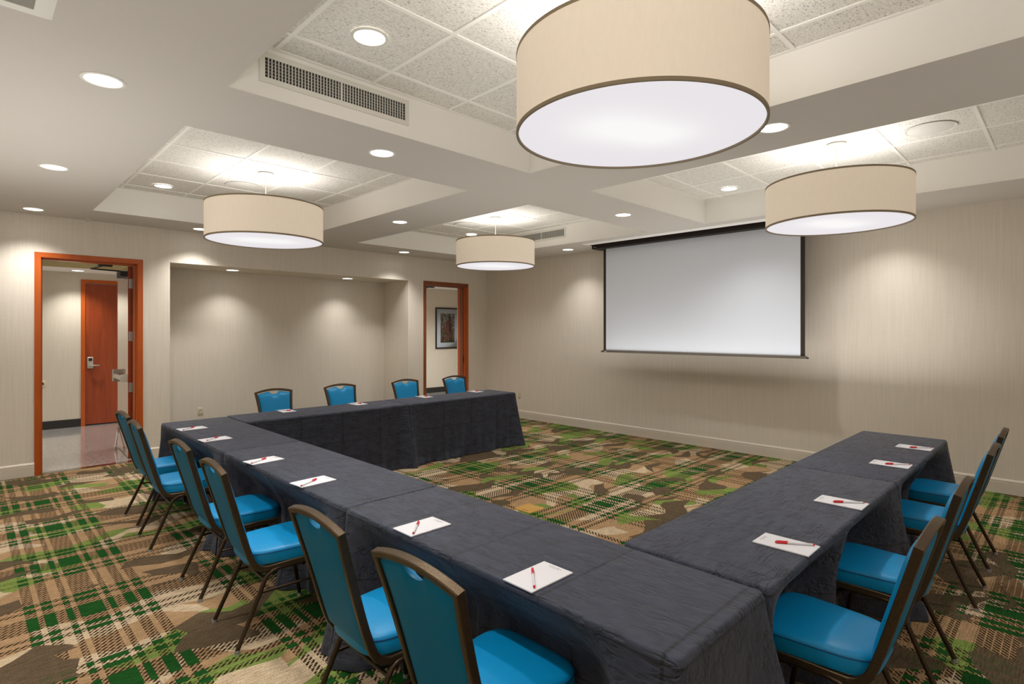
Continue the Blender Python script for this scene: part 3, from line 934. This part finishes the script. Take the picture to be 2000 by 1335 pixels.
for i, (x, y, lb) in enumerate(LAMPS):
    o = lp if i == 0 else copy_tree(lp)
    o.location = (x, y, ZB); o['label'] = lb; o['group'] = 'cream drum pendants in the coffers'
    l = bpy.data.lights.new('lamp_bulb_light', 'AREA'); l.energy = 11 if i == 0 else 5.5; l.shape = 'DISK'; l.size = .9; l.color = (1, .97, .93)
    lo = bpy.data.objects.new('lamp_bulb_light', l); COL.objects.link(lo); lo.location = (x, y, ZB + .33); lo.rotation_euler = (PI, 0, 0)

# ------------------------------------------------------------------ downlights
def make_downlight():
    t = thing('downlight', '', 'ceiling light')
    MB().lathe([(.080, -.001), (.084, -.006), (.098, -.004), (.100, 0)], 40).build('trim_ring', M['white_metal'], t, 40)
    MB().lathe([(.081, -.002), (.001, -.002)], 40, cap1=True).build('lens', M['lens'], t)
    return t
DL = [(.525, 3.55, ZC, 'round downlight on the left ceiling band, largest and nearest of its row'),
      (.525, 5.71, ZC, 'round downlight on the left ceiling band, middle one of its row'),
      (.550, 7.83, ZC, 'round downlight on the left ceiling band, last one before the wall over the open door'),
      (2.190, 3.57, ZC, 'round downlight on the beam between the near vent and the far left coffer'),
      (2.180, 7.87, ZC, 'round downlight near the back wall, half hidden by the far left pendant'),
      (3.730, 5.68, ZC, 'round downlight on the beam between the two far coffers'),
      (3.698, 1.36, ZC, 'round downlight on the beam just right of the huge foreground pendant'),
      (5.210, 7.81, ZC, 'round downlight near the back wall, above the right end of the niche'),
      (5.280, 3.57, ZC, 'round downlight on the beam between the far coffer and the right coffer'),
      (6.910, 5.72, ZC, 'round downlight beside the left end of the screen case'),
      (6.910, 1.42, ZC, 'round downlight by the screen wall, behind the right pendant'),
      (1.563, 2.671, ZT, 'round downlight in the tiles of the nearest coffer, above the large air vent'),
      (1.570, 7.003, ZT, 'round downlight in the tiles of the far left coffer'),
      (5.965, 6.985, ZT, 'round downlight in the tiles of the far coffer, beside the smallest looking pendant'),
      (6.070, 2.710, ZT, 'round downlight in the tiles of the right coffer, left of its pendant'),
      (2.800, 8.60, NZ, 'round downlight in the niche soffit, left one'),
      (4.617, 8.60, NZ, 'round downlight in the niche soffit, right one'),
      (1.358, 11.475, 2.605, 'round downlight in the corridor ceiling seen through the open door')]
dl = make_downlight()
def spot(x, y, z, e, ang=112):
    l = bpy.data.lights.new('downlight_beam', 'SPOT'); l.energy = e; l.spot_size = math.radians(ang); l.spot_blend = 1.0
    l.shadow_soft_size = .06; l.color = (1, .982, .955)
    o = bpy.data.objects.new('downlight_beam', l); COL.objects.link(o); o.location = (x, y, z - .012)
for i, (x, y, z, lb) in enumerate(DL):
    o = dl if i == 0 else copy_tree(dl)
    o.location = (x, y, z - (.0005 if z != ZT else .0065)); o['label'] = lb; o['group'] = 'round recessed downlights'
    e = 96
    if z == NZ: e = 46
    if z == 2.605: e = 100
    if x == 6.91: e = 60
    spot(x, y, o.location.z, e)
for x, y in ((.525, 1.35), (2.19, -.8), (5.28, -.8), (6.91, -1.6), (-.9, -.8), (-.9, 3.55), (-.9, 6.2), (.525, -1.6)):
    spot(x, y, ZC, 96)
for x in (4.0, 6.4, 8.6, -1.2):
    spot(x, 10.0, 2.72, 260, 150)

# added fill lamps without fixtures, aimed up to brighten the ceiling
for x, y, z, sx, sy, e in ((3.7, 3.4, 1.05, 2.4, 3.2, 16), (-.5, .2, 1.5, .8, .8, 40), (.2, 4.8, 1.3, .8, 3.0, 24), (6.5, 3.0, 1.0, .8, 4.4, 22), (3.2, -1.2, 1.2, 4, .8, 16)):
    l = bpy.data.lights.new('added_ceiling_fill', 'AREA'); l.shape = 'RECTANGLE'; l.size = sx; l.size_y = sy; l.energy = e; l.color = (1, .98, .955)
    o = bpy.data.objects.new('added_ceiling_fill', l); COL.objects.link(o); o.location = (x, y, z); o.rotation_euler = (PI, 0, 0)

# ------------------------------------------------------------------ ceiling things
def side_vent(label, horiz, x0, x1, z0, z1, plane, nb):
    """grille on a coffer side. horiz True: plane is y=plane facing -y; else x=plane facing -x (x0,x1 are y values)"""
    t = thing('air_vent', label, 'air vent', group='long white supply vents in coffer sides')
    def bx(m, a0, a1, d0, d1, z0_, z1_):
        if horiz: m.box(a0, a1, plane - d1, plane - d0, z0_, z1_)
        else: m.box(plane - d1, plane - d0, a0, a1, z0_, z1_)
    m = MB(); fw = .030
    bx(m, x0, x1, 0, .008, z0, z0 + fw); bx(m, x0, x1, 0, .008, z1 - fw, z1)
    bx(m, x0, x0 + fw, 0, .008, z0 + fw, z1 - fw); bx(m, x1 - fw, x1, 0, .008, z0 + fw, z1 - fw)
    mid = (x0 + x1) / 2; bx(m, mid - .006, mid + .006, 0, .007, z0 + fw, z1 - fw)
    m.build('vent_frame', M['white_metal'], t)
    m = MB(); bx(m, x0 + fw, x1 - fw, .0005, .0015, z0 + fw, z1 - fw); m.build('dark_core', M['duct'], t)
    m = MB()
    for k in range(1, nb):
        a = x0 + fw + (x1 - x0 - 2 * fw) * k / nb
        bx(m, a - .0035, a + .0035, .003, .0065, z0 + fw, z1 - fw)
    m.build('vertical_blade', M['grille_white'], t)['kind'] = 'stuff'
    m = MB()
    for k in range(1, 6):
        z = z0 + fw + (z1 - z0 - 2 * fw) * k / 6
        bx(m, x0 + fw, x1 - fw, .0015, .003, z - .0025, z + .0025)
    m.build('horizontal_blade', M['duct_grey'], t)['kind'] = 'stuff'
    return t
side_vent('long white air vent in the side of the nearest coffer, left of the huge pendant', True, 1.172, 2.152, 3.002, 3.172, AY1, 48)
side_vent('small looking white air vent in the side of the far coffer, right of its pendant', False, 5.372, 6.352, 3.018, 3.178, CX1, 48)
t = thing('return_vent', 'square white return vent in the top left corner of the ceiling', 'air vent')
m = MB(); a0, a1, b0, b1 = -.35, .258, 2.39, 3.0
for q in ((a0, a1, b0, b0 + .05), (a0, a1, b1 - .05, b1), (a0, a0 + .05, b0 + .05, b1 - .05), (a1 - .05, a1, b0 + .05, b1 - .05)):
    m.box(q[0], q[1], q[2], q[3], ZC - .010, ZC - .0005)
m.box(a0 - .012, a1 + .012, b0 - .012, b1 + .012, ZC - .003, ZC - .0005)
m.build('vent_frame', M['white_metal'], t)
m = MB(); m.box(a0 + .05, a1 - .05, b0 + .05, b1 - .05, ZC - .006, ZC - .003); m.build('perforated_panel', M['duct_grey'], t)

for (x, y, lb) in ((2.185, 6.39, 'round white ceiling speaker in the far left coffer, behind the pendant canopy'),
                   (5.345, 6.395, 'round white ceiling speaker in the far coffer, left of the pendant canopy'),
                   (5.400, .805, 'round white ceiling speaker in the right coffer, above the right pendant')):
    t = thing('ceiling_speaker', lb, 'ceiling speaker', (x, y, ZT - .006), 0, 'round white ceiling speakers')
    MB().lathe([(.150, 0), (.156, -.004), (.170, -.003), (.172, 0)], 48).build('speaker_rim', M['white_metal'], t, 40)
    MB().lathe([(.150, -.002), (.08, -.005), (.001, -.006)], 48, cap1=True).build('speaker_grille', M['speaker'], t, 60)

t = thing('sprinkler_head', 'tiny white sprinkler head on the ceiling above the open orange door', 'sprinkler', (1.051, 8.09, ZC - .0005))
MB().lathe([(.022, 0), (.022, -.004), (.010, -.006), (.010, -.018)], 16, cap1=True).build('sprinkler_cup', M['white_metal'], t, 40)
MB().lathe([(.016, -.022), (.016, -.025), (.004, -.026)], 16, cap0=True, cap1=True).build('deflector', M['silver'], t, 40)

# ------------------------------------------------------------------ projection screen
XS = 6.97
t = thing('projection_screen', 'wide white pull down projection screen with black border before the right wall', 'projection screen', (XS, 3.64, 1.30))
def sb(m, x0, x1, y0, y1, z0, z1): return m.box(x0 - XS, x1 - XS, y0 - 3.64, y1 - 3.64, z0 - 1.30, z1 - 1.30)
sb(MB(), 6.84, 7.08, 2.10, 5.19, 2.862, ZC + .25).build('screen_case', M['case_black'], t)
f = sb(MB(), 6.9705, 6.9725, 2.213, 5.066, 1.318, 2.90).build('black_border', M['screen_black'], t)
sb(MB(), 6.9690, 6.9705, 2.262, 5.020, 1.326, 2.863).build('screen_fabric', M['screen'], t)
m = MB(); sb(m, 6.955, 6.985, 2.195, 5.085, 1.298, 1.326)
bar = m.build('bottom_bar', M['bar_grey'], t)
m = MB(); m.tube([(6.966 - XS, 2.172 - 3.64, .004), (6.966 - XS, 5.106 - 3.64, .004)], .009, 10); m.build('weight_rod', M['case_black'], bar, 50)
lg = MB()
for k, (a, b) in enumerate(((5.040, 5.034), (5.030, 5.022), (5.018, 5.012), (5.009, 5.001))):
    sb(lg, 6.9535, 6.955, b, a, 1.304, 1.312)
lg.build('maker_mark', M['white_metal'], bar)
m = MB(); m.tube([(6.838 - XS, 5.14 - 3.64, 1.585), (6.832 - XS, 5.14 - 3.64, 1.585)], .007, 10); m.tube([(6.838 - XS, 5.11 - 3.64, 1.579), (6.832 - XS, 5.11 - 3.64, 1.579)], .006, 10)
m.build('case_screw', M['silver'], t, 50)

# ------------------------------------------------------------------ wall and floor things
def outlet(label, loc, rz):
    t = thing('wall_outlet', label, 'wall outlet', loc, rz)      # local: faces -y
    pl = MB().rbox(-.036, .036, -.006, 0, -.058, .058, .003, 2).build('cover_plate', M['ivory'], t, 40)
    for z in (-.026, .026):
        r_ = MB().rbox(-.017, .017, -.0085, -.004, z - .014, z + .014, .003, 2).build('receptacle', M['ivory'], t, 40)
        MB().box(-.008, -.0055, -.0092, -.008, z - .006, z + .006).box(.0055, .008, -.0092, -.008, z - .006, z + .006).build('slots', M['black'], r_)
    return t
outlet('ivory wall outlet low on the niche wall, behind the left table corner', (2.487, NY, .445), 0)
outlet('ivory wall outlet low on the screen wall, beside the free end of the back table', (XR, 7.285, .425), -PI / 2)
t = thing('wall_switch', 'small switch plate on the corridor wall, at the left edge of the open doorway', 'wall switch', (.952, YC, .755))
MB().rbox(-.035, .035, -.006, 0, -.057, .057, .003, 2).build('cover_plate', M['ivory'], t, 40)
MB().rbox(-.010, .010, -.012, -.005, -.020, .020, .002, 1).build('toggle', M['black'], t)

t = thing('floor_box', 'square brass floor outlet box set in the carpet between the tables', 'floor outlet', (3.685, 3.505, 0))
MB().rbox(-.100, .100, -.100, .100, 0, .006, .002, 1).build('brass_plate', M['brass'], t)
lid = MB().rbox(-.068, .068, -.068, .068, .005, .009, .0015, 1).build('lid', M['brass'], t)
MB().box(-.070, .070, .0685, .0735, .006, .0068).box(.0685, .0735, -.070, .0735, .006, .0068).box(-.0735, -.0685, -.05, .02, .006, .0068).build('lid_groove', M['brass_dark'], lid)

t = thing('framed_picture', 'black framed photograph with white mat on the corridor wall, seen through the second doorway', 'picture', (9.28, YC, 1.69))
PW, PH = .392, .545
m = MB()
m.box(-PW, PW, -.028, 0, -PH, -PH + .034); m.box(-PW, PW, -.028, 0, PH - .034, PH); m.box(-PW, -PW + .034, -.028, 0, -PH + .034, PH - .034); m.box(PW - .034, PW, -.028, 0, -PH + .034, PH - .034)
m.build('picture_frame', M['pic_frame'], t)
MB().box(-PW + .03, PW - .03, -.010, -.002, -PH + .03, PH - .03).build('mat_board', M['mat'], t)
pr = MB(); pr.cur = 0
pr.box(-.225, .245, -.012, -.010, -.385, .395)
pr.cur = 2
pr.add([(.06, -.0125, -.385), (.16, -.0125, -.385), (.12, -.0125, .10), (.10, -.0125, .39), (.06, -.0125, .39)], [(0, 1, 2, 3, 4)])
pr.cur = 1
pr.add([(.02, -.013, .24), (-.07, -.013, .10), (-.03, -.013, .08), (-.06, -.013, -.07), (0, -.013, -.12), (.03, -.013, -.16), (.06, -.013, -.02), (.07, -.013, .22)], [(0, 1, 2, 3, 4, 5, 6, 7)])
pr.add([(.06, -.0132, -.10), (.12, -.0132, -.12), (.11, -.0132, -.30), (.07, -.0132, -.28)], [(0, 1, 2, 3)])
pr.add([(-.10, -.0132, -.24), (-.04, -.0132, -.22), (-.03, -.0132, -.29), (-.12, -.0132, -.30)], [(0, 1, 2, 3)])
pr.build('photo_print', [M['print'], M['print_red'], M['print_dark']], t)
gl = NT('picture_glass')
g1 = gl.n('BsdfTransparent'); g2 = gl.n('BsdfGlossy'); g2.inputs['Roughness'].default_value = .02
fr = gl.n('Fresnel'); mx_ = gl.n('MixShader'); gl.link(fr.outputs[0], mx_.inputs[0]); gl.link(g1.outputs[0], mx_.inputs[1]); gl.link(g2.outputs[0], mx_.inputs[2]); gl.link(mx_.outputs[0], gl.out.inputs[0])
MB().quad((-PW + .034, -.020, -PH + .034), (PW - .034, -.020, -PH + .034), (PW - .034, -.020, PH - .034), (-PW + .034, -.020, PH - .034)).build('glass_pane', gl.m, t)

# ------------------------------------------------------------------ world, camera, view
wd = bpy.data.worlds.new('World'); S.world = wd; wd.use_nodes = True
wd.node_tree.nodes['Background'].inputs[0].default_value = (.97, .98, 1, 1)
wd.node_tree.nodes['Background'].inputs[1].default_value = 0.3
cam = bpy.data.cameras.new('camera'); co = bpy.data.objects.new('camera', cam); COL.objects.link(co)
F, YAW, HYP = 1088.9, .7913, 645.65
cam.sensor_fit = 'HORIZONTAL'; cam.sensor_width = 36; cam.lens = F / 2000 * 36
cam.shift_x = 0; cam.shift_y = -(667.5 - HYP) / 2000
cam.clip_start = .05; cam.clip_end = 60
co.location = (0, 0, 1.62); co.rotation_euler = (PI / 2, 0, YAW - PI / 2)
S.camera = co
S.view_settings.view_transform = 'Standard'
S.view_settings.look = 'None'
S.view_settings.exposure = 0.22
